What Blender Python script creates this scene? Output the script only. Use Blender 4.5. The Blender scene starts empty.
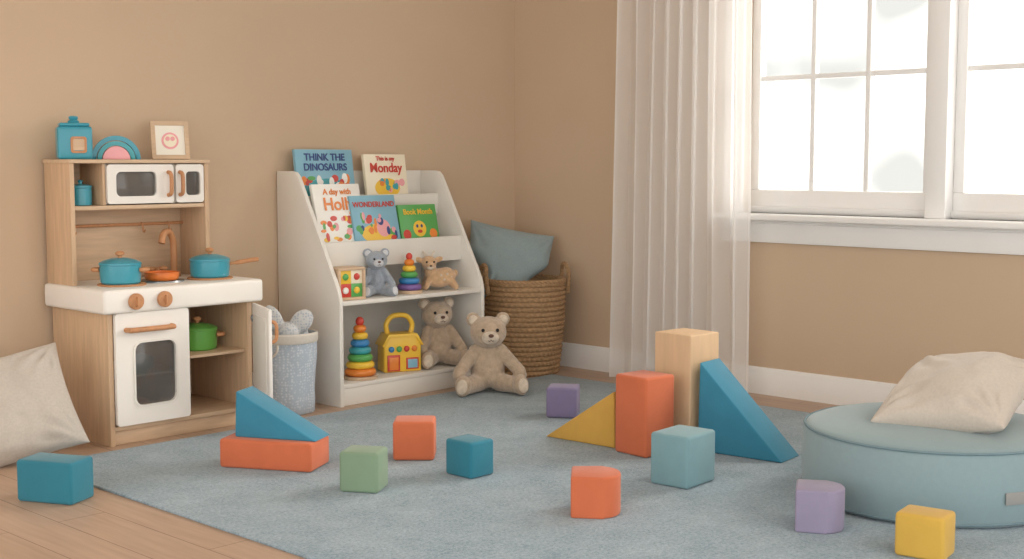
import bpy, bmesh, math, random
from mathutils import Vector, Matrix, Euler, noise
random.seed(4)
C=bpy.context.collection
D2R=math.radians
def lin(c):
    r=[]
    for v in c[:3]:
        v=v/255.0
        r.append(v/12.92 if v<=.04045 else ((v+.055)/1.055)**2.4)
    return (r[0],r[1],r[2],1)
# ------------------------------------------------------------ materials
def mat(name,col,rough=.55,var=.06,vs=6,bump=0,bs=60,stretch=(1,1,1),metal=0,sheen=0,spec=.4,coat=0,detail=4,bdist=.004):
    m=bpy.data.materials.new(name); m.use_nodes=True
    nt=m.node_tree; N=nt.nodes; L=nt.links; b=N['Principled BSDF']
    b.inputs['Roughness'].default_value=rough; b.inputs['Metallic'].default_value=metal
    b.inputs['Specular IOR Level'].default_value=spec
    b.inputs['Sheen Weight'].default_value=sheen
    b.inputs['Coat Weight'].default_value=coat
    tc=N.new('ShaderNodeTexCoord'); mp=N.new('ShaderNodeMapping'); mp.inputs['Scale'].default_value=stretch
    L.new(tc.outputs['Object'],mp.inputs['Vector'])
    nz=N.new('ShaderNodeTexNoise'); nz.inputs['Scale'].default_value=vs; nz.inputs['Detail'].default_value=detail
    L.new(mp.outputs[0],nz.inputs['Vector'])
    cr=N.new('ShaderNodeValToRGB'); c=lin(col)
    cr.color_ramp.elements[0].position=.3; cr.color_ramp.elements[1].position=.7
    cr.color_ramp.elements[0].color=tuple(max(0,x*(1-var)) for x in c[:3])+(1,)
    cr.color_ramp.elements[1].color=tuple(min(1,x*(1+var)) for x in c[:3])+(1,)
    L.new(nz.outputs['Fac'],cr.inputs[0]); L.new(cr.outputs[0],b.inputs['Base Color'])
    if bump:
        n2=N.new('ShaderNodeTexNoise'); n2.inputs['Scale'].default_value=bs; n2.inputs['Detail'].default_value=3
        L.new(mp.outputs[0],n2.inputs['Vector'])
        bp=N.new('ShaderNodeBump'); bp.inputs['Strength'].default_value=bump; bp.inputs['Distance'].default_value=bdist
        L.new(n2.outputs['Fac'],bp.inputs['Height']); L.new(bp.outputs[0],b.inputs['Normal'])
    return m
def foam(name,col): return mat(name,col,rough=.8,var=.05,vs=10,bump=.25,bs=260,sheen=.2,bdist=.0012,spec=.25)
def wood(name,col): return mat(name,col,rough=.5,var=.10,vs=5,stretch=(14,14,1.2),bump=.08,bs=14,bdist=.002)
def woodh(name,col): return mat(name,col,rough=.5,var=.10,vs=5,stretch=(1.2,14,14),bump=.08,bs=14,bdist=.002)
def plushm(name,col): return mat(name,col,rough=.95,var=.14,vs=45,bump=.9,bs=170,sheen=.5,bdist=.006,spec=.1)
M={}
M['wall']=mat('wall_paint_tan',(203,179,153),rough=.85,var=.025,vs=1.5,bump=.06,bs=120,spec=.2,bdist=.002)
M['ceil']=mat('ceiling_paint',(240,236,228),rough=.9,var=.01)
M['trim']=mat('trim_white',(240,239,237),rough=.4,var=.01)
M['white']=mat('white_lacquer',(236,232,225),rough=.4,var=.012)
M['shelfwhite']=mat('shelf_offwhite',(228,224,216),rough=.5,var=.015)
M['birch']=wood('birch_wood',(203,172,140)); M['birchh']=woodh('birch_board',(206,178,148))
M['knob']=wood('beech_knob',(192,138,96))
M['blocktan']=mat('block_peach_wood',(214,182,146),rough=.7,var=.05,vs=4,stretch=(10,10,1),bump=.05,bs=30,bdist=.001)
M['teal']=foam('block_teal',(46,122,142)); M['teal2']=foam('wedge_teal_blue',(58,132,160))
M['orange']=foam('block_orange',(204,110,74)); M['green']=foam('block_sage',(128,152,126))
M['yellow']=foam('block_mustard',(206,162,78)); M['yellow2']=foam('block_yellow',(212,172,78))
M['lav']=foam('block_lavender',(130,121,155)); M['lav2']=foam('block_lilac',(150,142,168))
M['ltblue']=foam('block_pale_teal',(124,160,168))
M['tpot']=mat('pot_teal_enamel',(60,150,170),rough=.3,var=.02,coat=.3)
M['opan']=mat('pan_orange_enamel',(226,126,60),rough=.3,var=.02,coat=.3)
M['gpot']=mat('pot_green_enamel',(98,168,74),rough=.3,var=.02,coat=.3)
M['dark']=mat('oven_glass_dark',(104,100,96),rough=.12,var=.1,vs=3,coat=.5)
M['dark'].node_tree.nodes['Principled BSDF'].inputs['Alpha'].default_value=.55
M['pouf']=mat('pouf_fabric',(138,160,166),rough=.9,var=.02,vs=60,bump=.3,bs=350,sheen=.3,bdist=.001,spec=.2)
M['poufseam']=mat('pouf_piping',(118,141,149),rough=.85,var=.04,vs=30)
M['cream']=mat('linen_cream',(200,191,180),rough=.9,var=.05,vs=120,bump=.35,bs=500,sheen=.2,bdist=.001)
M['greycream']=mat('linen_oatmeal',(188,180,170),rough=.9,var=.06,vs=120,bump=.35,bs=500,sheen=.2,bdist=.001)
M['bluegrey']=mat('linen_bluegrey',(142,158,161),rough=.9,var=.05,vs=120,bump=.35,bs=500,sheen=.2,bdist=.001)
M['bear']=plushm('plush_tan',(188,167,144)); M['bearl']=plushm('plush_cream',(214,199,180))
M['greyp']=plushm('plush_grey',(156,165,176)); M['greypl']=plushm('plush_light_grey',(214,216,220))
M['deer']=plushm('plush_fawn',(208,172,134))
M['black']=mat('eye_black',(25,20,18),rough=.2,var=0); M['nose']=mat('nose_brown',(92,62,48),rough=.5,var=.05)
M['sea']=mat('seagrass',(164,132,97),rough=.85,var=.28,vs=60,bump=.5,bs=220,bdist=.003,stretch=(1,1,2.5))
M['paper']=mat('paper',(240,236,224),rough=.8,var=.01)
M['metal']=mat('metal_grey',(150,155,158),rough=.35,var=.02,metal=.8)
def pl(n,c): return mat('plastic_'+n,c,rough=.35,var=.02,coat=.2)
P={k:pl(k,v) for k,v in dict(red=(206,70,58),orange=(232,136,58),yellow=(240,196,66),green=(90,168,90),blue=(60,132,190),purple=(128,98,162),teal=(66,160,170),pink=(236,166,170),cream=(242,232,208),brown=(140,92,58),sky=(134,184,204),white=(244,242,236),navy=(48,70,130)).items()}

# plank floor
def floor_mat():
    m=bpy.data.materials.new('oak_plank_floor'); m.use_nodes=True
    nt=m.node_tree; N=nt.nodes; L=nt.links; b=N['Principled BSDF']; b.inputs['Roughness'].default_value=.42
    tc=N.new('ShaderNodeTexCoord'); mp=N.new('ShaderNodeMapping'); mp.inputs['Rotation'].default_value=(0,0,D2R(90))
    L.new(tc.outputs['Object'],mp.inputs['Vector'])
    br=N.new('ShaderNodeTexBrick'); br.inputs['Scale'].default_value=1; br.inputs['Brick Width'].default_value=1.5
    br.inputs['Row Height'].default_value=.15; br.inputs['Mortar Size'].default_value=.0018; br.inputs['Mortar Smooth'].default_value=.3
    br.inputs['Color1'].default_value=lin((194,166,143)); br.inputs['Color2'].default_value=lin((182,154,131)); br.inputs['Mortar'].default_value=lin((136,110,90))
    br.offset=.37; L.new(mp.outputs[0],br.inputs['Vector'])
    m2=N.new('ShaderNodeMapping'); m2.inputs['Scale'].default_value=(22,1.4,1); L.new(tc.outputs['Object'],m2.inputs['Vector'])
    nz=N.new('ShaderNodeTexNoise'); nz.inputs['Scale'].default_value=2.2; nz.inputs['Detail'].default_value=8; L.new(m2.outputs[0],nz.inputs['Vector'])
    mx=N.new('ShaderNodeMix'); mx.data_type='RGBA'; mx.blend_type='MULTIPLY'; mx.inputs['Factor'].default_value=.5
    cr=N.new('ShaderNodeValToRGB'); cr.color_ramp.elements[0].position=.3; cr.color_ramp.elements[0].color=(.7,.66,.62,1)
    cr.color_ramp.elements[1].position=.65; cr.color_ramp.elements[1].color=(1.0,1.0,1.0,1)
    L.new(nz.outputs['Fac'],cr.inputs[0]); L.new(br.outputs['Color'],mx.inputs[6]); L.new(cr.outputs[0],mx.inputs[7])
    L.new(mx.outputs[2],b.inputs['Base Color'])
    bp=N.new('ShaderNodeBump'); bp.inputs['Strength'].default_value=.3; bp.inputs['Distance'].default_value=.002; bp.invert=True
    L.new(br.outputs['Fac'],bp.inputs['Height']); L.new(bp.outputs[0],b.inputs['Normal'])
    return m
def rug_mat():
    m=bpy.data.materials.new('rug_pile_blue'); m.use_nodes=True
    nt=m.node_tree; N=nt.nodes; L=nt.links; b=N['Principled BSDF']; b.inputs['Roughness'].default_value=1; b.inputs['Specular IOR Level'].default_value=.1
    b.inputs['Sheen Weight'].default_value=.25
    tc=N.new('ShaderNodeTexCoord')
    n1=N.new('ShaderNodeTexNoise'); n1.inputs['Scale'].default_value=5; n1.inputs['Detail'].default_value=12; n1.inputs['Roughness'].default_value=.78
    n2=N.new('ShaderNodeTexNoise'); n2.inputs['Scale'].default_value=95; n2.inputs['Detail'].default_value=5; n2.inputs['Roughness'].default_value=.75
    L.new(tc.outputs['Object'],n1.inputs['Vector']); L.new(tc.outputs['Object'],n2.inputs['Vector'])
    ad=N.new('ShaderNodeMath'); ad.operation='MULTIPLY_ADD'; ad.inputs[1].default_value=.4
    hf=N.new('ShaderNodeMath'); hf.operation='MULTIPLY'; hf.inputs[1].default_value=.6
    L.new(n2.outputs['Fac'],hf.inputs[0]); L.new(n1.outputs['Fac'],ad.inputs[0]); L.new(hf.outputs[0],ad.inputs[2])
    cr=N.new('ShaderNodeValToRGB'); cr.color_ramp.elements[0].position=.38; cr.color_ramp.elements[0].color=lin((122,146,162))
    cr.color_ramp.elements[1].position=.62; cr.color_ramp.elements[1].color=lin((178,196,206))
    L.new(ad.outputs[0],cr.inputs[0]); L.new(cr.outputs[0],b.inputs['Base Color'])
    bp=N.new('ShaderNodeBump'); bp.inputs['Strength'].default_value=.8; bp.inputs['Distance'].default_value=.008
    L.new(n2.outputs['Fac'],bp.inputs['Height']); L.new(bp.outputs[0],b.inputs['Normal'])
    return m
def sheer_mat():
    m=bpy.data.materials.new('sheer_linen'); m.use_nodes=True
    nt=m.node_tree; N=nt.nodes; L=nt.links; N.remove(N['Principled BSDF']); o=N['Material Output']
    d=N.new('ShaderNodeBsdfDiffuse'); d.inputs[0].default_value=lin((250,249,248))
    t=N.new('ShaderNodeBsdfTranslucent'); t.inputs[0].default_value=lin((253,252,250))
    tr=N.new('ShaderNodeBsdfTransparent')
    a=N.new('ShaderNodeMixShader'); a.inputs[0].default_value=.5; L.new(d.outputs[0],a.inputs[1]); L.new(t.outputs[0],a.inputs[2])
    c=N.new('ShaderNodeMixShader'); c.inputs[0].default_value=.34; L.new(a.outputs[0],c.inputs[1]); L.new(tr.outputs[0],c.inputs[2])
    L.new(c.outputs[0],o.inputs[0]); return m
def glass_mat():
    m=bpy.data.materials.new('window_glass'); m.use_nodes=True
    nt=m.node_tree; N=nt.nodes; L=nt.links; N.remove(N['Principled BSDF']); o=N['Material Output']
    g=N.new('ShaderNodeBsdfGlossy'); g.inputs['Roughness'].default_value=.02; tr=N.new('ShaderNodeBsdfTransparent')
    c=N.new('ShaderNodeMixShader'); c.inputs[0].default_value=.95; L.new(g.outputs[0],c.inputs[1]); L.new(tr.outputs[0],c.inputs[2])
    L.new(c.outputs[0],o.inputs[0]); return m
def pattern_mat(name,base,dot,scale):
    m=mat(name,base,rough=.9,var=0); nt=m.node_tree; N=nt.nodes; L=nt.links; b=N['Principled BSDF']
    tc=N.new('ShaderNodeTexCoord'); v=N.new('ShaderNodeTexVoronoi'); v.inputs['Scale'].default_value=scale; v.inputs['Randomness'].default_value=.5
    L.new(tc.outputs['Object'],v.inputs['Vector']); cr=N.new('ShaderNodeValToRGB')
    cr.color_ramp.elements[0].position=.2; cr.color_ramp.elements[0].color=lin(dot); cr.color_ramp.elements[1].position=.5; cr.color_ramp.elements[1].color=lin(base)
    L.new(v.outputs['Distance'],cr.inputs[0]); L.new(cr.outputs[0],b.inputs['Base Color']); return m
M['floor']=floor_mat(); M['rug']=rug_mat(); M['sheer']=sheer_mat(); M['glass']=glass_mat()
M['dots']=pattern_mat('hamper_dotted_canvas',(178,190,202),(208,214,220),85)
M['dotplush']=pattern_mat('dotted_plush',(206,208,208),(168,178,190),90)
M['band']=mat('hamper_linen_band',(212,206,196),rough=.9,var=.04,vs=100)
# ------------------------------------------------------------ mesh helpers
def empty(name,loc=(0,0,0),rz=0):
    e=bpy.data.objects.new(name,None); e.empty_display_size=.05; C.objects.link(e); e.location=loc; e.rotation_euler=(0,0,D2R(rz)); return e
def link(name,me,mt,parent,loc=(0,0,0),rot=(0,0,0),angle=35,smooth=True):
    if smooth:
        me.polygons.foreach_set('use_smooth',[True]*len(me.polygons)); me.set_sharp_from_angle(angle=D2R(angle))
    o=bpy.data.objects.new(name,me); C.objects.link(o)
    if mt: me.materials.append(mt)
    if parent: o.parent=parent
    o.location=loc; o.rotation_euler=tuple(D2R(a) for a in rot); return o
def frombm(name,bm,mt,parent,**k):
    bmesh.ops.recalc_face_normals(bm,faces=bm.faces)
    me=bpy.data.meshes.new(name); bm.to_mesh(me); bm.free(); return link(name,me,mt,parent,**k)
def addbox(bm,a,b):
    vs=[bm.verts.new((x,y,z)) for x in (a[0],b[0]) for y in (a[1],b[1]) for z in (a[2],b[2])]
    for f in ((0,1,3,2),(4,6,7,5),(0,4,5,1),(2,3,7,6),(0,2,6,4),(1,5,7,3)): bm.faces.new([vs[i] for i in f])
def box(name,a,b,mt,parent,bev=.003,seg=2,**k):
    bm=bmesh.new(); addbox(bm,a,b)
    if bev: bmesh.ops.bevel(bm,geom=bm.edges[:],offset=bev,segments=seg,profile=.5,affect='EDGES')
    return frombm(name,bm,mt,parent,**k)
def boxes(name,lst,mt,parent,bev=.002,**k):
    bm=bmesh.new()
    for a,b in lst: addbox(bm,a,b)
    if bev: bmesh.ops.bevel(bm,geom=bm.edges[:],offset=bev,segments=2,profile=.5,affect='EDGES')
    return frombm(name,bm,mt,parent,**k)
def prism(name,pts,axis,a,b,mt,parent,bev=.002,seg=2,**k):
    bm=bmesh.new()
    def p(u,v,w): return {'X':(w,u,v),'Y':(u,w,v),'Z':(u,v,w)}[axis]
    A=[bm.verts.new(p(u,v,a)) for u,v in pts]; B=[bm.verts.new(p(u,v,b)) for u,v in pts]; n=len(pts)
    bm.faces.new(A); bm.faces.new(B[::-1])
    for i in range(n): bm.faces.new([A[i],B[i],B[(i+1)%n],A[(i+1)%n]])
    if bev: bmesh.ops.bevel(bm,geom=bm.edges[:],offset=bev,segments=seg,profile=.5,affect='EDGES')
    return frombm(name,bm,mt,parent,**k)
def lathe(name,prof,mt,parent,seg=40,**k):
    bm=bmesh.new(); rings=[]
    for r,z in prof:
        if r<1e-5: rings.append([bm.verts.new((0,0,z))])
        else: rings.append([bm.verts.new((r*math.cos(2*math.pi*i/seg),r*math.sin(2*math.pi*i/seg),z)) for i in range(seg)])
    for A,B in zip(rings,rings[1:]):
        if len(A)==1 and len(B)==1: continue
        for i in range(seg):
            j=(i+1)%seg
            if len(A)==1: bm.faces.new([A[0],B[i],B[j]])
            elif len(B)==1: bm.faces.new([A[i],B[0],A[j]])
            else: bm.faces.new([A[i],B[i],B[j],A[j]])
    return frombm(name,bm,mt,parent,**k)
def spl(pts,k=6,closed=False):
    pts=[Vector(p) for p in pts]; n=len(pts); out=[]
    for i in range(n if closed else n-1):
        g=lambda j: pts[j%n] if closed else pts[max(0,min(n-1,j))]
        a,b,c,d=g(i-1),g(i),g(i+1),g(i+2)
        for s in range(k):
            t=s/k; out.append(.5*((2*b)+(c-a)*t+(2*a-5*b+4*c-d)*t*t+(3*b-a-3*c+d)*t**3))
    if not closed: out.append(pts[-1])
    return out
def sweep(name,pts,r,mt,parent,closed=False,n=12,**k):
    pts=[Vector(p) for p in pts]; m=len(pts); bm=bmesh.new(); rings=[]; up=None
    for i in range(m):
        if closed: t=pts[(i+1)%m]-pts[i-1]
        else: t=pts[min(m-1,i+1)]-pts[max(0,i-1)]
        t.normalize()
        if up is None:
            up=Vector((0,0,1)) if abs(t.z)<.9 else Vector((1,0,0))
        s=t.cross(up).normalized(); up=s.cross(t).normalized()
        rr=r[i] if isinstance(r,(list,tuple)) else r
        rings.append([bm.verts.new(pts[i]+rr*(math.cos(2*math.pi*q/n)*s+math.sin(2*math.pi*q/n)*up)) for q in range(n)])
    for i in range(m if closed else m-1):
        A,B=rings[i],rings[(i+1)%m]
        for q in range(n): bm.faces.new([A[q],A[(q+1)%n],B[(q+1)%n],B[q]])
    if not closed: bm.faces.new(rings[0]); bm.faces.new(rings[-1])
    return frombm(name,bm,mt,parent,**k)
def ell(name,c,r,mt,parent,rot=(0,0,0),seg=24):
    bm=bmesh.new(); bmesh.ops.create_uvsphere(bm,u_segments=seg,v_segments=seg//2+2,radius=1)
    for v in bm.verts: v.co=Vector((v.co.x*r[0],v.co.y*r[1],v.co.z*r[2]))
    return frombm(name,bm,mt,parent,loc=c,rot=rot,angle=80)
def rr(cx,cz,w,h,r,n=5):
    o=[]
    for (sx,sz,a0) in ((1,1,0),(-1,1,90),(-1,-1,180),(1,-1,270)):
        for i in range(n+1):
            a=D2R(a0+90*i/n); o.append((cx+sx*(w/2-r)+r*math.cos(a),cz+sz*(h/2-r)+r*math.sin(a)))
    return o
def ring(name,outer,inner,y0,y1,mt,parent,**k):
    bm=bmesh.new(); n=len(outer)
    a=[bm.verts.new((u,y0,v)) for u,v in outer]; b=[bm.verts.new((u,y0,v)) for u,v in inner]
    c=[bm.verts.new((u,y1,v)) for u,v in outer]; d=[bm.verts.new((u,y1,v)) for u,v in inner]
    for i in range(n):
        j=(i+1)%n
        for q in ((a[i],a[j],b[j],b[i]),(c[i],d[i],d[j],c[j]),(a[i],c[i],c[j],a[j]),(b[i],b[j],d[j],d[i])): bm.faces.new(q)
    return frombm(name,bm,mt,parent,**k)
def text(name,s,size,loc,mt,parent,rot=(90,0,0),ext=.0008):
    cu=bpy.data.curves.new(name,'FONT'); cu.body=s; cu.size=size; cu.extrude=ext; cu.align_x='CENTER'; cu.align_y='CENTER'; cu.offset=size*.02
    t=bpy.data.objects.new('tmp',cu); C.objects.link(t); bpy.context.view_layer.update()
    me=bpy.data.meshes.new_from_object(t.evaluated_get(bpy.context.evaluated_depsgraph_get())); bpy.data.objects.remove(t)
    me.materials.clear(); return link(name,me,mt,parent,loc=loc,rot=rot,smooth=False)
def plush(name,blobs,mt,parent,vox=.006,sm=4,**k):
    bm=bmesh.new()
    for c,r,rot in blobs:
        mtx=Matrix.Translation(c)@Euler([D2R(a) for a in rot]).to_matrix().to_4x4()@Matrix.Diagonal((*r,1))
        bmesh.ops.create_icosphere(bm,subdivisions=3,radius=1,matrix=mtx)
    me=bpy.data.meshes.new(name); bm.to_mesh(me); bm.free()
    o=link(name,me,mt,parent,**k)
    r=o.modifiers.new('fuse','REMESH'); r.mode='VOXEL'; r.voxel_size=vox; r.use_smooth_shade=True
    s=o.modifiers.new('soft','SMOOTH'); s.iterations=sm; s.factor=.5
    return o
def cap(a,b,r1,r2,n=6):
    a,b=Vector(a),Vector(b); return [(a.lerp(b,i/(n-1)),[r1+(r2-r1)*i/(n-1)]*3,(0,0,0)) for i in range(n)]
def cushion(name,w,h,t,mt,loc,rot,seed=0,parent=None,spin=0,k=.07,wr=.012,p=.42,crease=0,pinch=0):
    bm=bmesh.new(); n=56; g={}; cs,sn=math.cos(D2R(spin)),math.sin(D2R(spin))
    for s in (1,-1):
        for i in range(n+1):
            for j in range(n+1):
                u=-1+2*i/n; v=-1+2*j/n
                u2=math.sin(u*math.pi/2); v2=math.sin(v*math.pi/2)
                edge=i in(0,n) or j in(0,n)
                if s==-1 and edge: g[s,i,j]=g[1,i,j]; continue
                x=u2*w/2*(1-k*(1-v2*v2)); y=v2*h/2*(1-k*(1-u2*u2))
                if pinch:   # lower half squeezed together inside its basket
                    q_=max(0,min(1,(.25-v2)/.7)); x*=1-pinch*q_*q_*(3-2*q_)
                e=max(0,(1-u2*u2)*(1-v2*v2)); z=s*t/2*e**p
                q=Vector((x*7,y*7,seed*3.1+s*5)); z+=wr*noise.noise(q)*min(1,e*4)+wr*.6*noise.noise(q*2.7)*min(1,e*6)
                if crease:   # gathered folds running out of the corners
                    for cx,cy in ((1,1),(1,-1),(-1,1),(-1,-1)):
                        dx,dy=u2-cx,v2-cy; rd=math.hypot(dx,dy); an=math.atan2(dy,dx)
                        z+=s*crease*math.sin(an*14+seed)*math.exp(-((rd-.45)/.28)**2)*min(1,e*5)
                g[s,i,j]=bm.verts.new((x*cs-y*sn,x*sn+y*cs,z))
    for s in (1,-1):
        for i in range(n):
            for j in range(n):
                f=[g[s,i,j],g[s,i+1,j],g[s,i+1,j+1],g[s,i,j+1]]
                bm.faces.new(f if s==1 else f[::-1])
    return frombm(name,bm,mt,parent,loc=loc,rot=rot,angle=100)
# ------------------------------------------------------------ room
XR,YB,H=5.05,4.80,2.7
X0,Y0=-1.6,-2.0
WY0,WY1,WZ0,WZ1=1.42,3.36,.82,2.32
box('floor',(X0,Y0,-.1),(XR+.14,YB+.12,0),M['floor'],None,bev=0)
box('ceiling',(X0,Y0,H),(XR+.14,YB+.12,H+.1),M['ceil'],None,bev=0)
box('wall_back',(X0,YB,0),(XR+.14,YB+.12,H),M['wall'],None,bev=0)
boxes('wall_right',[((XR,Y0,0),(XR+.14,YB,WZ0)),((XR,Y0,WZ1),(XR+.14,YB,H)),((XR,Y0,WZ0),(XR+.14,WY0,WZ1)),((XR,WY1,WZ0),(XR+.14,YB,WZ1))],M['wall'],None,bev=0)
def basep(s): return [(0,0),(-.018*s,0),(-.018*s,.085),(-.014*s,.092),(-.014*s,.105),(-.008*s,.118),(0,.122)]
prism('baseboard_right',[(XR+u,v) for u,v in basep(1)],'Y',Y0,YB-.001,M['trim'],None,bev=0)
prism('baseboard_back',[(YB+u,v) for u,v in basep(1)],'X',X0,XR-.001,M['trim'],None,bev=0)
# window
W=empty('window_1',(XR,0,0))
MU0,MU1=2.388,2.475
T=M['trim']
boxes('casing',[((-.02,WY0-.1,WZ0),(0,WY0,WZ1+.1)),((-.02,WY1,WZ0),(0,WY1+.10,WZ1+.1)),((-.02,WY0-.1,WZ1),(0,WY1+.1,WZ1+.1)),((-.02,MU0,WZ0),(.14,MU1,WZ1))],T,W,bev=.003)
box('stool',(-.085,WY0-.14,WZ0-.03),(.13,WY1+.14,WZ0),T,W,bev=.008,seg=3)
box('apron',(-.022,WY0-.1,WZ0-.13),(0,WY1+.1,WZ0-.03),T,W,bev=.004)
box('apron_bead',(-.03,WY0-.1,WZ0-.045),(0,WY1+.1,WZ0-.03),T,W,bev=.004)
for q,(a,b) in enumerate(((WY0,MU0),(MU1,WY1))):
    L=[((.05,a,WZ0),(.10,b,WZ0+.105)),((.05,a,WZ1-.05),(.10,b,WZ1)),((.05,a,WZ0+.105),(.10,a+.045,WZ1-.05)),((.05,b-.045,WZ0+.105),(.10,b,WZ1-.05))]
    boxes('sash_%d'%(q+1),L,T,W,bev=.004)
    mm=[]
    for i in (1,2):
        yy=a+.045+(b-a-.09)*i/3; mm.append(((.06,yy-.011,WZ0+.105),(.09,yy+.011,WZ1-.05)))
    for zz in (1.425,1.88): mm.append(((.062,a+.045,zz-.011),(.088,b-.045,zz+.011)))
    boxes('muntins_%d'%(q+1),mm,T,W,bev=.002)
    boxes('sash_lip_%d'%(q+1),[((.035,a,WZ0),(.05,b,WZ0+.03))],T,W,bev=.003)
    box('glass_%d'%(q+1),(.074,a+.04,WZ0+.10),(.076,b-.04,WZ1-.045),M['glass'],W,bev=0)
# curtain
def curtain(name,ya,yb,za,zb,x0,amp,folds,seed,flare):
    bm=bmesh.new(); ny,nz=260,40; g=[]
    for j in range(nz+1):
        tz=j/nz; z=zb+(za-zb)*tz; row=[]
        for i in range(ny+1):
            u=i/ny
            uu=u+.025*math.sin(u*9+seed)+.01*noise.noise(Vector((u*8,tz*1.5,seed)))
            ph=uu*folds*2*math.pi
            a=amp*(.75+.5*noise.noise(Vector((u*5,seed,tz*.8))))
            x=x0+a*(math.sin(ph)+.25*math.sin(2*ph+1+seed)) 
            y=ya+(yb-ya)*u+.012*math.sin(ph*2)+ flare*tz*(u-.3)
            x+=.01*noise.noise(Vector((u*20,tz*2,seed+4)))
            row.append(bm.verts.new((x,y,z)))
        g.append(row)
    for j in range(nz):
        for i in range(ny): bm.faces.new([g[j][i],g[j][i+1],g[j+1][i+1],g[j+1][i]])
    return bm
CU=empty('curtain',(0,0,0))
frombm('sheer_panel',curtain('c',3.25,3.96,.012,2.56,4.90,.028,8,1.3,.07),M['sheer'],CU,angle=180)
CR=empty('curtain_rod',(4.90,0,2.58))
sweep('rod',[(0,1.1,0),(0,4.2,0)],.012,M['trim'],CR)
for yy in (1.1,4.2): ell('finial',(0,yy,0),(.025,.025,.025),M['trim'],CR)
for yy in (1.2,4.12): box('bracket',(0,yy-.01,-.01),(.15,yy+.01,.01),M['trim'],CR)
# rug
RZ=.0095
box('rug',(2.08,.55,0),(4.76,4.27,.009),M['rug'],None,bev=.003)
# ------------------------------------------------------------ toy kitchen
KX,KY=2.402,4.345
K=empty('toy_kitchen',(KX,KY,0)); Wd,Wh,Bi,Bh=M['birch'],M['white'],M['birch'],M['birchh']
boxes('base_sides',[((.02,.012,0),(.04,.43,.495)),((.63,.012,0),(.65,.43,.495)),((.348,.02,.06),(.363,.43,.495))],Wd,K)
box('base_floor',(.04,.015,.055),(.63,.43,.072),Bh,K); box('toe_kick',(.04,.03,0),(.63,.045,.055),Bh,K); box('base_back',(.04,.418,.0),(.63,.43,.495),Bh,K)
box('cupboard_shelf',(.363,.03,.29),(.63,.418,.303),Bh,K)
box('oven_rack',(.04,.04,.245),(.348,.41,.253),Wh,K,bev=.002)
box('counter',(-.01,-.02,.495),(.69,.438,.585),Wh,K,bev=.014,seg=4)
# oven door
ring('oven_door',rr(.197,.285,.31,.42,.012),rr(.205,.262,.172,.235,.03),-.004,.012,Wh,K)
ring('oven_window_trim',rr(.205,.262,.188,.251,.036),rr(.205,.262,.172,.235,.03),-.008,-.003,M['shelfwhite'],K)
box('oven_window',(.11,.004,.14),(.30,.008,.385),M['dark'],K,bev=.001)
def barhandle(name,a,b,off,r,parent,mt=None):
    a,b,o=Vector(a),Vector(b),Vector(off); d=(b-a).normalized()
    return sweep(name,spl([a,a+o*.7+d*.004,a+o+d*.02,b+o-d*.02,b+o*.7-d*.004,b],5),r,mt or M['knob'],parent)
barhandle('oven_handle',(.085,-.003,.432),(.275,-.003,.432),(0,-.028,0),.010,K)
for i,x in enumerate((.115,.235)):
    lathe('knob_%d'%(i+1),[(0,0),(.027,0),(.03,.004),(.03,.014),(.027,.018),(.012,.019),(.012,.021),(0,.021)],M['knob'],K,loc=(x,-.02,.538),rot=(90,0,0))
    box('knob_grip_%d'%(i+1),(x-.005,-.050,.520),(x+.005,-.036,.556),M['knob'],K,bev=.002,)
# open cupboard door hinged right
DR=empty('cupboard_door_pivot',(.645,0,0),68); DR.parent=K
box('cupboard_door',(-.27,-.014,.08),(0,.0,.49),Wh,DR,bev=.004)
box('door_inner_panel',(-.235,.0,.12),(-.035,.004,.45),M['shelfwhite'],DR,bev=.002)
barhandle('door_handle',(-.245,-.013,.36),(-.245,-.013,.44),(0,-.024,0),.007,DR)
ell('hinge_1',(-.01,0,.14),(.008,.008,.015),M['metal'],DR); ell('hinge_2',(-.01,0,.43),(.008,.008,.015),M['metal'],DR)
# hutch
boxes('hutch_sides',[((.005,.235,.585),(.024,.432,1.05)),((.592,.235,.585),(.61,.432,1.05))],Wd,K)
box('hutch_top',(.0,.228,1.045),(.615,.435,1.06),Bh,K); box('hutch_shelf',(.024,.24,.868),(.592,.432,.884),Bh,K)
box('hutch_back',(.024,.420,.585),(.592,.432,1.045),Bh,K)
box('hutch_divider',(.145,.245,.884),(.157,.42,1.045),Wd,K)
box('microwave_body',(.158,.30,.886),(.455,.418,1.043),Wh,K,bev=.005)
boxes('microwave_walls',[((.158,.255,.886),(.166,.30,1.043)),((.447,.255,.886),(.455,.30,1.043))],Wh,K)
ring('microwave_door',rr(.305,.965,.29,.152,.014),rr(.285,.965,.175,.095,.02),.236,.256,Wh,K)
box('microwave_window',(.19,.245,.91),(.38,.2545,1.02),M['dark'],K,bev=.001)
barhandle('microwave_handle',(.425,.237,.92),(.425,.237,1.01),(0,-.024,0),.008,K)
box('fridge_body',(.46,.30,.886),(.59,.418,1.043),Wh,K,bev=.004)
boxes('fridge_walls',[((.46,.258,.886),(.468,.30,1.043)),((.582,.258,.886),(.59,.30,1.043))],Wh,K)
ring('fridge_door',rr(.525,.965,.128,.152,.012),rr(.540,.965,.066,.095,.015),.238,.258,Wh,K)
box('fridge_window',(.50,.247,.91),(.58,.2575,1.02),M['dark'],K,bev=.001)
barhandle('fridge_handle',(.478,.239,.92),(.478,.239,1.01),(0,-.024,0),.008,K)
sweep('utensil_rail',[(.03,.405,.80),(.59,.405,.80)],.006,M['knob'],K)
for i,x in enumerate((.10,.40,.52)): sweep('rail_hook_%d'%i,spl([(x,.405,.806),(x,.394,.80),(x,.392,.775),(x,.384,.768),(x,.376,.778)],4),.003,M['knob'],K)
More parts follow.
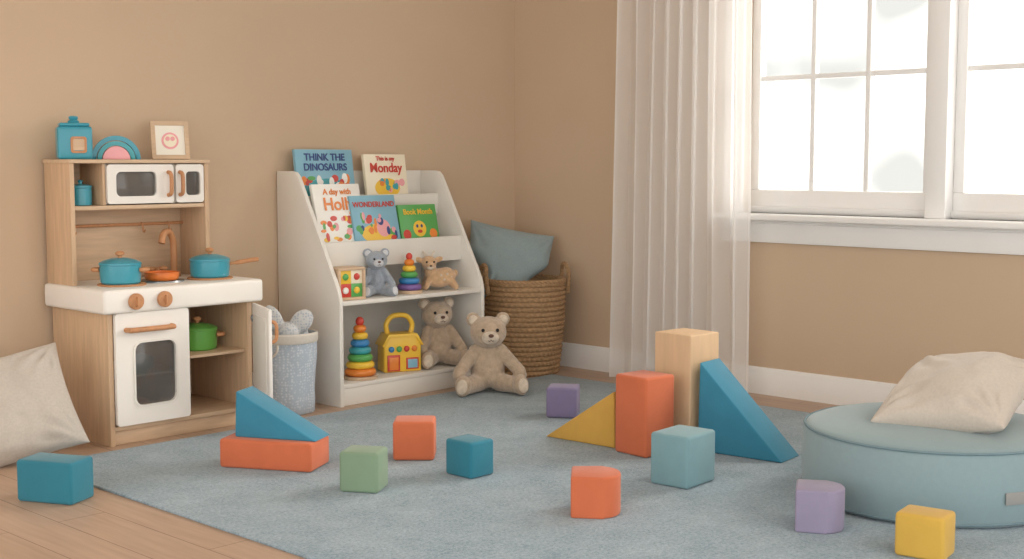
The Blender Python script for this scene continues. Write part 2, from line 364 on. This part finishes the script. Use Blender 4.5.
for i,(x,y) in enumerate(((.155,.14),(.545,.14))):
    lathe('burner_%d'%(i+1),[(0,0),(.088,0),(.09,.002),(.09,.005),(.087,.007),(.07,.007),(.068,.005),(0,.005)],M['knob'],K,loc=(x,y,.585))
lathe('sink_rim',[(.0,.001),(.070,.001),(.078,.006),(.084,.006),(.086,.001),(.086,0)],M['metal'],K,loc=(.345,.17,.585))
# faucet
sweep('faucet_spout',spl([(.50,.33,.585),(.50,.33,.68),(.495,.327,.735),(.470,.315,.768),(.437,.30,.762),(.422,.292,.725)],6),.0135,M['knob'],K)
lathe('faucet_base',[(0,0),(.026,0),(.026,.010),(.018,.018),(0,.018)],M['knob'],K,loc=(.50,.33,.585))
for s,xx in ((-1,.40),(1,.452)):
    lathe('tap_%d'%s,[(0,0),(.010,0),(.010,.03),(.018,.034),(.018,.042),(.0,.046)],M['knob'],K,loc=(xx,.335,.585))
# pots
def pot(name,loc,r,h,mt,handles='two',rz=0,lid=True):
    e=empty(name,loc,rz)
    lathe('body',[(0,0),(r*.90,0),(r*.97,.006),(r,h*.5),(r,h),(r*1.04,h+.002),(r*1.04,h+.005),(r*.95,h+.005),(r*.94,h*.4),(r*.85,.008),(0,.008)],mt,e)
    if lid:
        lathe('lid',[(r*1.02,h+.005),(r*1.02,h+.009),(r*.8,h+.018),(r*.4,h+.026),(0,h+.028)],mt,e)
        lathe('lid_knob',[(0,h+.026),(.008,h+.026),(.008,h+.034),(.016,h+.038),(.017,h+.046),(.010,h+.052),(0,h+.053)],M['knob'],e,seg=20)
    if handles=='two':
        for s in (-1,1): barhandle('handle_%d'%s,(s*r*.98,-.022,h*.75),(s*r*.98,.022,h*.75),(s*.026,0,0),.008,e)
    elif handles=='long':
        sweep('handle',spl([(r*.96,0,h*.8),(r+.03,0,h*.86),(r+.09,0,h*1.0),(r+.115,0,h*1.04)],4),[.006]*4+[.009]*8+[.007],M['knob'],e)
    return e
CT=.5925
pot('toy_pot',(KX+.150,KY+.14,CT),.076,.070,M['tpot'],'two',-40)
pot('toy_saucepan',(KX+.545,KY+.14,CT),.078,.064,M['tpot'],'long',-30)
pot('toy_frying_pan',(KX+.345,KY+.17,.592),.066,.026,M['opan'],'long',65,lid=False)
pot('toy_stockpot',(KX+.50,KY+.17,.303),.078,.078,M['gpot'],'two',-35)
pot('toy_oven_dish',(KX+.19,KY+.10,.253),.058,.045,M['tpot'],'none',-35)
pot('toy_casserole',(KX+.2,KY+.16,.072),.06,.05,P['orange'],'two',-35)
# jar in cubby
e=empty('toy_jar',(KX+.09,4.66,.884)); lathe('body',[(0,0),(.038,0),(.042,.004),(.042,.066),(.037,.07),(0,.07)],M['tpot'],e); lathe('lid',[(.043,.068),(.043,.076),(.02,.082),(.007,.083),(.007,.09),(.011,.095),(0,.1)],M['tpot'],e)
# items on hutch
TZ=1.06
e=empty('toy_canister',(KX+.075,4.67,TZ),-22)
box('body',(-.064,-.045,0),(.064,.045,.125),M['tpot'],e,bev=.012,seg=4); box('lid',(-.055,-.04,.125),(.055,.04,.138),M['tpot'],e,bev=.006,seg=3)
lathe('lid_knob',[(0,.138),(.020,.138),(.022,.144),(.014,.150),(.018,.156),(.016,.163),(0,.166)],M['tpot'],e)
ring('label_frame',rr(.012,.055,.058,.062,.01),rr(.012,.055,.042,.046,.008),-.05,-.044,M['knob'],e); box('label',(-.01,-.047,.034),(.034,-.044,.077),M['birchh'],e,bev=0)
e=empty('toy_rainbow_stacker',(KX+.238,4.65,TZ),-25)
for i,(ro,ri,k) in enumerate(((.092,.074,M['tpot']),(.071,.054,P['teal']),(.051,.0,P['pink']))):
    n=20; pts=[(ro*math.cos(math.pi*j/n),ro*math.sin(math.pi*j/n)) for j in range(n+1)]
    if ri: pts+=[(ri*math.cos(math.pi*(n-j)/n),ri*math.sin(math.pi*(n-j)/n)) for j in range(n+1)]
    prism('arch_%d'%i,pts,'Y',-.02-.006*i,.02,k,e,bev=.002)
e=empty('picture_frame',(KX+.485,4.655,TZ+.001),-20)
fr=empty('tilt',(0,0,0)); fr.parent=e; fr.rotation_euler=(D2R(-10),0,0)
ring('frame',rr(0,.077,.150,.154,.004),rr(0,.077,.117,.121,.002),-.008,.008,M['birchh'],fr)
box('mat_board',(-.060,-.002,.015),(.060,.004,.139),M['paper'],fr,bev=0)
lathe('art_circle',[(0,0),(.034,0),(.034,.0015),(0,.0015)],P['pink'],fr,loc=(0,-.002,.075),rot=(90,0,0))
lathe('art_dot',[(0,0),(.026,0),(.026,.0015),(0,.0015)],P['cream'],fr,loc=(0,-.0035,.075),rot=(90,0,0))
for s in (-1,1): lathe('art_ear%d'%s,[(0,0),(.009,0),(.009,.0015),(0,.0015)],P['pink'],fr,loc=(s*.010,-.0050,.083),rot=(90,0,0))
box('easel_back',(-.02,.008,.005),(.02,.012,.12),M['birchh'],fr,bev=.001)
# ------------------------------------------------------------ bookcase
S=empty('toy_bookcase',(3.505,4.36,0)); SW=.875; Q=M['shelfwhite']
side=[(0,0),(0,.455),(.012,.50),(.035,.545)]+[(.035+(.262-.035)*t,.545+(.955-.545)*t) for t in (.5,1)]+[(.278,.985),(.30,1.005),(.33,1.01),(.432,1.01),(.432,0)]
prism('side_left',side,'X',0,.02,Q,S,bev=.002); prism('side_right',side,'X',SW-.02,SW,Q,S,bev=.002)
box('bottom_board',(.02,.012,.075),(SW-.02,.42,.095),Q,S); box('toe_board',(.02,.014,0),(SW-.02,.03,.075),Q,S)
box('middle_shelf',(.02,.004,.435),(SW-.02,.42,.455),Q,S,bev=.004)
box('back_panel',(.02,.42,0),(SW-.02,.432,1.01),Q,S)
box('front_lip',(.02,.135,.585),(SW-.02,.147,.70),Q,S,bev=.003); box('tier_floor_1',(.02,.147,.585),(SW-.02,.42,.60),Q,S)
box('middle_lip',(.02,.295,.80),(SW-.02,.305,.90),Q,S,bev=.003); box('tier_floor_2',(.02,.305,.80),(SW-.02,.42,.812),Q,S)
box('divider_panel',(.02,.305,.60),(SW-.02,.313,.80),Q,S)
def book(x,y,z,w,h,lean,cover,title,tcol,art,t=.014,ts=.04,tz=.80,sub=None,rz=0):
    e=empty('picture_book',(x,y,z),rz); r=empty('tilt'); r.parent=e; r.rotation_euler=(D2R(-lean),0,0)
    box('front_cover',(-w/2,-.0015,0),(w/2,.0015,h),cover,r,bev=.0006); box('back_cover',(-w/2,t-.0015,0),(w/2,t+.0015,h),cover,r,bev=.0006)
    box('spine',(-w/2-.001,-.0015,0),(-w/2+.002,t+.0015,h),cover,r,bev=.0006)
    box('pages',(-w/2+.002,.001,.003),(w/2-.004,t-.001,h-.003),M['paper'],r,bev=0)
    for i,(ax,az,rx,rz_,k) in enumerate(art):
        lathe('art_%d'%i,[(0,0),(1,0),(1,.0006+.00005*i),(0,.0006+.00005*i)],P[k] if isinstance(k,str) else k,r,loc=(ax*w/2,-.0014,az*h),rot=(90,0,0)).scale=(rx*w/2,rz_*w/2,1)
    text('title',title,ts,(0,-.0044,h*tz),tcol,r)
    if sub: text('subtitle',sub,ts*.45,(0,-.0044,h*tz+ts*.72),tcol,r)
    return e
def land(seed,cols,n=9,zmax=.55,zmin=.12):
    rnd=random.Random(seed); return [(rnd.uniform(-.82,.82),rnd.uniform(zmin,zmax),rnd.uniform(.05,.15),rnd.uniform(.05,.15),rnd.choice(cols)) for _ in range(n)]
book(3.72,4.69,.814,.325,.295,8,P['sky'],'THINK THE\nDINOSAURS',P['navy'],[(0,.36,.85,.35,'teal')]+land(1,['orange','yellow','green','red','white'],20,.56,.33),ts=.045,tz=.80)
book(4.075,4.685,.814,.255,.275,8,P['cream'],'Monday',P['red'],[(0,.42,.6,.36,'yellow')]+land(2,['green','orange','pink','teal'],14,.55,.35),ts=.062,tz=.76,sub='This is my')
book(3.685,4.522,.602,.265,.36,13.5,P['white'],'Holly',P['orange'],land(3,['pink','yellow','green','red','orange'],30,.58,.3),ts=.080,tz=.74,sub='A day with')
book(3.875,4.510,.602,.265,.305,13.5,P['sky'],'WONDERLAND',P['red'],[(0,.42,.7,.34,'yellow'),(.3,.5,.3,.3,'pink')]+land(5,['orange','green','red','pink','navy'],24,.70,.34),ts=.034,tz=.86)
book(4.140,4.520,.602,.235,.255,12,P['green'],'Book Month',P['yellow'],[(0,.55,.34,.32,'yellow'),(-.12,.60,.06,.07,'navy'),(.12,.60,.06,.07,'navy'),(0,.50,.13,.07,'red'),(-.7,.45,.2,.2,'red'),(.7,.45,.2,.2,'orange')],ts=.036,tz=.86)
# toys
def stacker(name,loc,R,n,hh,cols,top):
    e=empty(name,loc); lathe('base',[(0,0),(R*1.05,0),(R*1.08,.006),(R*1.05,.014),(0,.014)],M['birchh'],e); z=.014
    for i in range(n):
        r=R*(1-.62*i/(n-1)*.95); a=hh/2
        prof=[(.004,z)]+[(r-a+a*math.cos(D2R(t)),z+a+a*math.sin(D2R(t))) for t in range(-90,91,18)]+[(.004,z+hh)]
        lathe('ring_%d'%(i+1),prof,P[cols[i%len(cols)]],e,seg=32); z+=hh
    ell('top_ball',(0,0,z+R*.22),(R*.27,R*.27,R*.3),P[top],e); return e
stacker('ring_stacker',(3.69,4.45,.096),.070,7,.032,['orange','yellow','green','teal','blue','yellow','orange'],'red')
stacker('ring_stacker',(3.975,4.44,.456),.056,5,.028,['purple','blue','green','yellow','orange'],'red')
# activity cube
e=empty('activity_cube',(3.605,4.44,.456),-8)
boxes('frame',[((-.068,-.055,0),(.068,.055,.012)),((-.068,-.055,.128),(.068,.055,.14)),((-.068,-.055,.012),(-.056,.055,.128)),((.056,-.055,.012),(.068,.055,.128))],M['birchh'],e)
box('panel_red',(-.056,-.045,.012),(0,.04,.07),P['red'],e,bev=.001); box('panel_green',(0,-.045,.012),(.056,.04,.07),P['green'],e,bev=.001)
box('panel_yellow',(-.056,-.045,.07),(0,.04,.128),P['yellow'],e,bev=.001); box('panel_cream',(0,-.045,.07),(.056,.04,.128),P['cream'],e,bev=.001)
for i,(x,z,k) in enumerate(((-.028,.041,'white'),(.028,.041,'yellow'),(-.028,.1,'green'),(.028,.1,'red'))): ell('bead_%d'%i,(x,-.046,z),(.015,.008,.015),P[k],e,seg=14)
# barn
e=empty('toy_barn',(3.955,4.49,.096),-22)
prism('house',[(-.09,0),(.09,0),(.09,.125),(.065,.168),(-.065,.168),(-.09,.125)],'Y',-.05,.05,P['yellow'],e,bev=.008,seg=3)
prism('roof',[(-.099,.122),(-.069,.175),(.069,.175),(.099,.122),(.091,.118),(.063,.163),(-.063,.163),(-.091,.118)],'Y',-.056,.056,P['yellow'],e,bev=.002)
sweep('handle',spl([(-.055,0,.168),(-.062,0,.215),(-.032,0,.252),(.032,0,.252),(.062,0,.215),(.055,0,.168)],6),.012,P['yellow'],e)
box('door',(-.075,-.056,.006),(-.015,-.05,.08),P['red'],e,bev=.002); box('door_arch',(-.067,-.059,.012),(-.023,-.055,.07),P['orange'],e,bev=.002)
box('window_red',(.015,-.056,.012),(.075,-.05,.065),P['red'],e,bev=.002); box('window_pane',(.022,-.059,.018),(.068,-.055,.058),P['sky'],e,bev=.001)
for i,(x,k) in enumerate(((-.055,'blue'),(-.018,'green'),(.018,'red'),(.055,'orange'))): ell('button_%d'%i,(x,-.052,.106),(.014,.008,.014),P[k],e,seg=14)
# teddy bears
def teddy(name,loc,rz,s,fur,lt,ear=1,tilt=0,spread=0):
    e=empty(name,loc,rz); V=lambda *a: Vector(a)*s
    b=[]
    def A(c,r,rot=(0,0,0)): b.append((V(*c),[q*s for q in r],rot))
    A((0,.02,.27),(.205,.185,.255)); A((0,.0,.42),(.15,.14,.13)); A((0,-.04,.20),(.17,.16,.16))
    hx=tilt
    A((hx,-.05,.70),(.215,.19,.185)); A((hx,-.13,.66),(.17,.13,.13))
    for q in (-1,1):
        A((hx+q*.175,-.01,.845),(.085*ear,.045,.085*ear),(0,0,0))
        b.extend([(v*s,[r*s for r in rad],ro) for v,rad,ro in cap((q*.15,-.02,.47),(q*(.28+spread),-.15,.25),.085,.075)])
        A((q*(.285+spread),-.17,.21),(.08,.085,.085))
        b.extend([(v*s,[r*s for r in rad],ro) for v,rad,ro in cap((q*.13,-.08,.115),(q*(.25+spread),-.34,.10),.115,.09)])
        A((q*(.265+spread),-.38,.125),(.098,.07,.125),(-12,0,q*25))
    plush('body',b,fur,e,vox=max(.0035,.014*s),sm=5)
    ell('muzzle',V(hx,-.235,.655),(.10*s,.075*s,.075*s),lt,e); ell('nose',V(hx,-.305,.685),(.032*s,.02*s,.022*s),M['nose'],e,seg=14)
    sweep('mouth',[V(hx-.035,-.295,.630),V(hx-.015,-.308,.622),V(hx,-.312,.640),V(hx+.015,-.308,.622),V(hx+.035,-.295,.630)],.005*s,M['nose'],e,n=6)
    for q in (-1,1):
        ell('eye%d'%q,V(hx+q*.083,-.222,.738),(.021*s,.016*s,.022*s),M['black'],e,seg=14)
        ell('inner_ear%d'%q,V(hx+q*.175,-.045,.842),(.055*s*ear,.02*s,.055*s*ear),lt,e)
        ell('foot_pad%d'%q,V(q*(.283+spread),-.440,.125),(.066*s,.018*s,.085*s),lt,e,rot=(-12,0,q*25))
    return e
teddy('teddy_bear',(4.205,4.165,RZ),-38,.39,M['bear'],M['bearl'],spread=.07)
teddy('teddy_bear',(4.20,4.49,.096),-25,.345,M['bear'],M['bearl'],tilt=-.03)
teddy('plush_koala',(3.80,4.465,.456),-28,.225,M['greyp'],M['greypl'],ear=1.15)
# fawn
e=empty('plush_fawn',(4.18,4.46,.456),-30)
b=[((0,.0,.055),(.075,.045,.045),(0,0,0)),((.03,0,.06),(.05,.042,.045),(0,0,0)),((-.045,-.015,.09),(.03,.028,.04),(0,0,0)),((-.055,-.03,.128),(.036,.034,.034),(0,0,0)),((-.058,-.06,.116),(.020,.024,.018),(0,0,0))]
for q in (-1,1):
    b+=cap((-.055,q*.022,.045),(-.075,q*.025-.02,.014),.018,.013,4); b+=cap((.05,q*.025,.045),(.072,q*.03-.01,.014),.020,.014,4)
    b.append(((-.055+q*.045,-.022,.142),(.026,.008,.014),(0,-q*20,0)))
b.append(((.078,.01,.075),(.016,.012,.018),(0,0,0)))
plush('body',b,M['deer'],e,vox=.0035,sm=4)
for q in (-1,1):
    ell('eye%d'%q,(-.055+q*.017,-.060,.134),(.0045,.004,.005),M['black'],e,seg=10)
    sweep('antler%d'%q,spl([(-.055+q*.013,-.028,.156),(-.055+q*.018,-.026,.172),(-.055+q*.028,-.026,.182)],4),.0035,M['bearl'],e,n=8)
ell('nose',(-.058,-.084,.118),(.006,.004,.005),M['nose'],e,seg=10); ell('muzzle',(-.058,-.068,.111),(.016,.016,.012),M['bearl'],e)
for i,(x,y,z) in enumerate(((.0,-.042,.07),(.03,-.040,.075),(.05,-.035,.06),(.015,-.044,.05))): ell('spot_%d'%i,(x,y,z),(.006,.004,.006),M['bearl'],e,seg=10)
# ------------------------------------------------------------ hamper
e=empty('fabric_hamper',(3.300,4.455,0))
bm=bmesh.new(); seg=96; prof=[(0,.0),(.102,.0),(.110,.006)]+[(.113+.008*i/10,.03+.032*i) for i in range(1,10)]+[(.122,.335),(.120,.338),(.115,.335),(.110,.2),(.104,.02),(0,.02)]
rings=[]
for r,z in prof:
    row=[]
    for i in range(seg):
        th=2*math.pi*i/seg; d=.010*noise.noise(Vector((math.cos(th)*1.6,math.sin(th)*1.6,z*6)))+.003*noise.noise(Vector((math.cos(th)*4,math.sin(th)*4,z*25)))
        if z>.3: d*=.3
        row.append(((r+d)*math.cos(th),(r+d)*math.sin(th),z))
    rings.append([bm.verts.new((0,0,z))] if r==0 else [bm.verts.new(p) for p in row])
for A,B in zip(rings,rings[1:]):
    for i in range(seg):
        j=(i+1)%seg
        if len(A)==1: bm.faces.new([A[0],B[i],B[j]])
        elif len(B)==1: bm.faces.new([A[i],B[0],A[j]])
        else: bm.faces.new([A[i],B[i],B[j],A[j]])
frombm('body',bm,M['dots'],e,angle=80)
lathe('top_band',[(.1245,.300),(.1275,.304),(.1285,.335),(.1235,.342),(.117,.338)],M['band'],e,seg=64)
for a in (200,20):
    c,s_=math.cos(D2R(a)),math.sin(D2R(a)); t=Vector((-s_,c,0)); o=Vector((c,s_,0))*.127
    sweep('handle_%d'%a,spl([o+t*.035+Vector((0,0,.30)),o*1.04+t*.035+Vector((0,0,.27)),o*1.05+Vector((0,0,.245)),o*1.04-t*.035+Vector((0,0,.27)),o-t*.035+Vector((0,0,.30))],5),.005,M['band'],e)
e=empty('plush_bunny',(3.295,4.45,.15),-35)
bb=[((-.02,0,.10),(.07,.06,.09),(0,0,0)),((.0,-.01,.185),(.055,.05,.05),(0,0,0))]
bb+=[((-.055,-.02,.250),(.036,.015,.062),(0,-28,0)),((.06,-.02,.235),(.044,.016,.058),(0,42,0)),((.045,.02,.18),(.045,.04,.05),(0,0,0)),((-.055,.03,.19),(.045,.04,.04),(0,0,0))]
plush('body',bb,M['dotplush'],e,vox=.005,sm=4)
# ------------------------------------------------------------ basket
e=empty('seagrass_basket',(4.76,4.455,0))
bm=bmesh.new(); rows=19; per=7; nt_=288; HB=.465
g=[]
nz_=rows*per
for j in range(nz_+1):
    v=j/nz_; z=v*HB; base=.165+.030*math.sin(min(1,v*1.15)*math.pi/2); row_=int(min(rows-1,v*rows)); f=abs(math.sin(math.pi*v*rows))
    row=[]
    for i in range(nt_):
        th=2*math.pi*i/nt_; br=.5+.5*math.sin(th*48+row_*math.pi+ (v*rows-row_)*2.4)
        r=base+.011*f**.6*(.62+.38*br)
        row.append(bm.verts.new((r*math.cos(th),r*math.sin(th),z)))
    g.append(row)
for j in range(nz_):
    for i in range(nt_): bm.faces.new([g[j][i],g[j][(i+1)%nt_],g[j+1][(i+1)%nt_],g[j+1][i]])
inn=[[bm.verts.new((r*math.cos(2*math.pi*i/nt_),r*math.sin(2*math.pi*i/nt_),z)) for i in range(nt_)] for r,z in ((.185,HB),(.155,.02))]
for i in range(nt_):
    j=(i+1)%nt_; bm.faces.new([g[-1][i],g[-1][j],inn[0][j],inn[0][i]]); bm.faces.new([inn[0][i],inn[0][j],inn[1][j],inn[1][i]])
bm.faces.new(inn[1]); bm.faces.new(g[0][::-1])
frombm('body',bm,M['sea'],e,angle=80)
def braid(name,path,R,parent,closed=False):
    for s in range(3):
        pts=[]; n=len(path)
        for i,p in enumerate(path):
            p=Vector(p); t=(Vector(path[(i+1)%n if closed else min(n-1,i+1)])-Vector(path[i-1 if closed else max(0,i-1)])).normalized()
            a=t.cross(Vector((0,0,1))); a=a.normalized() if a.length>.1 else Vector((1,0,0)); b_=t.cross(a); ph=i*.75+s*2.094
            pts.append(p+R*.55*(math.cos(ph)*a+math.sin(ph)*b_))
        sweep(name+'_strand_%d'%(s+1),pts,R*.62,M['sea'],parent,closed=closed,n=8)
braid('rim',[(.195*math.cos(2*math.pi*i/150),.195*math.sin(2*math.pi*i/150),HB) for i in range(150)],.011,e,closed=True)
for a in (-30,150):
    c,s_=math.cos(D2R(a)),math.sin(D2R(a)); t=Vector((-s_,c,0)); o=Vector((c,s_,0))*.205
    braid('handle_%d'%a,spl([o+t*.06+Vector((0,0,.40)),o*1.04+t*.055+Vector((0,0,.48)),o*1.02+t*.03+Vector((0,0,.535)),o*1.02-t*.03+Vector((0,0,.535)),o*1.04-t*.055+Vector((0,0,.48)),o-t*.06+Vector((0,0,.40))],8),.010,e)
cushion('throw_pillow',.44,.40,.14,M['bluegrey'],(4.735,4.545,.535),(68,6,-34),seed=3,spin=-6,crease=.004,pinch=.5)
cushion('floor_pillow',.43,.42,.20,M['greycream'],(2.075,4.42,.185),(54,0,-28),seed=7,spin=15,crease=.007,wr=.016)
# ------------------------------------------------------------ pouf
e=empty('floor_pouf',(3.82,1.83,RZ))
Rp=.395; hp=.225
prof=[(0,0),(Rp*.9,0),(Rp-.012,.004),(Rp,.02),(Rp+.004,hp*.5),(Rp,hp-.02),(Rp-.01,hp-.004),(Rp-.03,hp+.004),(Rp*.8,hp+.014),(Rp*.5,hp+.022),(0,hp+.024)]
lathe('cushion_body',prof,M['pouf'],e,seg=96,angle=60)
lathe('piping_top',[(Rp-.004+.004*math.cos(D2R(t)),hp-.006+.004*math.sin(D2R(t))) for t in range(0,361,45)],M['poufseam'],e,seg=96)
lathe('piping_bottom',[(Rp-.004+.004*math.cos(D2R(t)),.014+.004*math.sin(D2R(t))) for t in range(0,361,45)],M['poufseam'],e,seg=96)
a=D2R(242)
lb=box('label_tag',(-.045,-.003,-.018),(.045,.001,.018),mat('label_grey',(150,150,148)),e,bev=.001); lb.location=((Rp+.004)*math.cos(a),(Rp+.004)*math.sin(a),.09); lb.rotation_euler=(0,0,a+math.pi/2)
cushion('throw_pillow',.45,.40,.19,M['cream'],(3.86,1.77,RZ+hp+.100),(-4,-16,8),seed=11,crease=.007,wr=.016)
# ------------------------------------------------------------ blocks
def block(name,cx,cy,ang,w,d,h,mt,z=RZ,bev=.011):
    return box(name,(-w/2,-d/2,0),(w/2,d/2,h),mt,None,bev=bev,seg=4,loc=(cx,cy,z),rot=(0,0,ang))
def fe(p,q,d):
    p,q=Vector(p),Vector(q); t=(q-p); ang=math.degrees(math.atan2(t.y,t.x)); n=Vector((-t.y,t.x)).normalized(); c=(p+q)/2+n*d/2; return c.x,c.y,ang,t.length
def B(name,p,q,d,h,mt,z=RZ,bev=.011):
    x,y,a,w=fe(p,q,d); return block(name,x,y,a,w,d,h,mt,z,bev)
B('foam_block',(1.825,3.87),(1.915,3.69),.12,.132,M['teal'],z=0)
B('foam_slab',(2.495,3.765),(2.66,3.47),.165,.100,M['orange'])
B('foam_block',(2.565,3.205),(2.633,3.095),.115,.130,M['green'])
B('foam_block',(2.97,3.41),(3.07,3.305),.13,.138,M['orange'])
B('foam_block',(2.965,3.14),(2.965,3.015),.11,.122,M['teal'])
B('foam_block',(3.915,3.545),(3.985,3.44),.12,.125,M['lav'])
B('foam_block',(3.62,2.945),(3.605,2.79),.150,.285,M['orange'])
B('wooden_block',(3.84,2.935),(3.83,2.765),.165,.417,M['blocktan'],bev=.005)
B('foam_block',(3.335,2.565),(3.345,2.42),.172,.170,M['ltblue'])
B('foam_block',(3.16,1.615),(3.18,1.485),.108,.118,M['yellow2'])
def wedge(name,p,q,d,h,mt,z,high):
    x,y,a,w=fe(p,q,d); pts=[(-w/2,0),(w/2,0),((-w/2+.006) if high=='l' else (w/2-.006),h)]
    return prism(name,pts,'Y',-d/2,d/2,mt,None,bev=.006,seg=3,loc=(x,y,z),rot=(0,0,a))
wedge('foam_wedge',(3.64,3.30),(3.66,2.975),.11,.210,M['yellow'],RZ,'r')
wedge('foam_wedge',(3.835,2.735),(3.875,2.405),.15,.325,M['teal2'],RZ,'l')
wedge('foam_wedge',(2.55,3.75),(2.69,3.48),.125,.160,M['teal2'],RZ+.100,'l')
def dblock(name,cx,cy,rz,mt,s,h):
    pts=[(-s/2,-s/2),(s*.12,-s/2)]+[(s*.12+s*.38*math.cos(D2R(t)),s/2*math.sin(D2R(t))) for t in range(-75,76,15)]+[(s*.12,s/2),(-s/2,s/2)]
    return prism(name,pts,'Z',0,h,mt,None,bev=.007,seg=3,loc=(cx,cy,RZ),rot=(0,0,rz))
dblock('half_round_block',2.942,2.462,-50,M['orange'],.148,.124)
dblock('half_round_block',3.26,1.895,-60,M['lav2'],.137,.122)
# ------------------------------------------------------------ world & lights
w=bpy.data.worlds.new('World'); bpy.context.scene.world=w; w.use_nodes=True
N=w.node_tree.nodes; L=w.node_tree.links; bg=N['Background']
tc=N.new('ShaderNodeTexCoord'); sp=N.new('ShaderNodeSeparateXYZ'); L.new(tc.outputs['Generated'],sp.inputs[0])
mr=N.new('ShaderNodeMapRange'); mr.inputs['From Min'].default_value=.1; mr.inputs['From Max'].default_value=.8; mr.inputs['To Min'].default_value=2.2; mr.inputs['To Max'].default_value=7.0
L.new(sp.outputs['X'],mr.inputs['Value'])
nz=N.new('ShaderNodeTexNoise'); nz.inputs['Scale'].default_value=6; nz.inputs['Detail'].default_value=2; L.new(tc.outputs['Generated'],nz.inputs['Vector'])
cr=N.new('ShaderNodeValToRGB'); cr.color_ramp.elements[0].position=.40; cr.color_ramp.elements[0].color=(.132,.135,.129,1); cr.color_ramp.elements[1].position=.85; cr.color_ramp.elements[1].color=(1,.99,.95,1)
L.new(nz.outputs['Fac'],cr.inputs[0])
mk=N.new('ShaderNodeMapRange'); mk.inputs['From Min'].default_value=.3; mk.inputs['From Max'].default_value=.6; L.new(sp.outputs['X'],mk.inputs['Value'])
mx=N.new('ShaderNodeMix'); mx.data_type='RGBA'; mx.inputs[6].default_value=(1,.98,.95,1); L.new(mk.outputs[0],mx.inputs['Factor']); L.new(cr.outputs[0],mx.inputs[7])
L.new(mx.outputs[2],bg.inputs['Color']); L.new(mr.outputs[0],bg.inputs['Strength'])
sc=bpy.context.scene
sc.view_settings.view_transform='Standard'; sc.view_settings.look='None'; sc.view_settings.exposure=0
ld=bpy.data.lights.new('window_daylight','SUN'); ld.energy=5.5; ld.angle=D2R(40); ld.color=(1,.95,.88)
lo=bpy.data.objects.new('window_daylight',ld); C.objects.link(lo); lo.location=(7,2,3); lo.rotation_euler=Vector((-1,.5,-.5)).to_track_quat('-Z','Y').to_euler()
# ------------------------------------------------------------ camera
cam=bpy.data.cameras.new('Camera'); co=bpy.data.objects.new('Camera',cam); C.objects.link(co)
cam.sensor_width=36; cam.lens=46.05
co.location=(0,0,1.05); co.rotation_euler=(D2R(90-5.125),0,D2R(43.66-90)); sc.camera=co
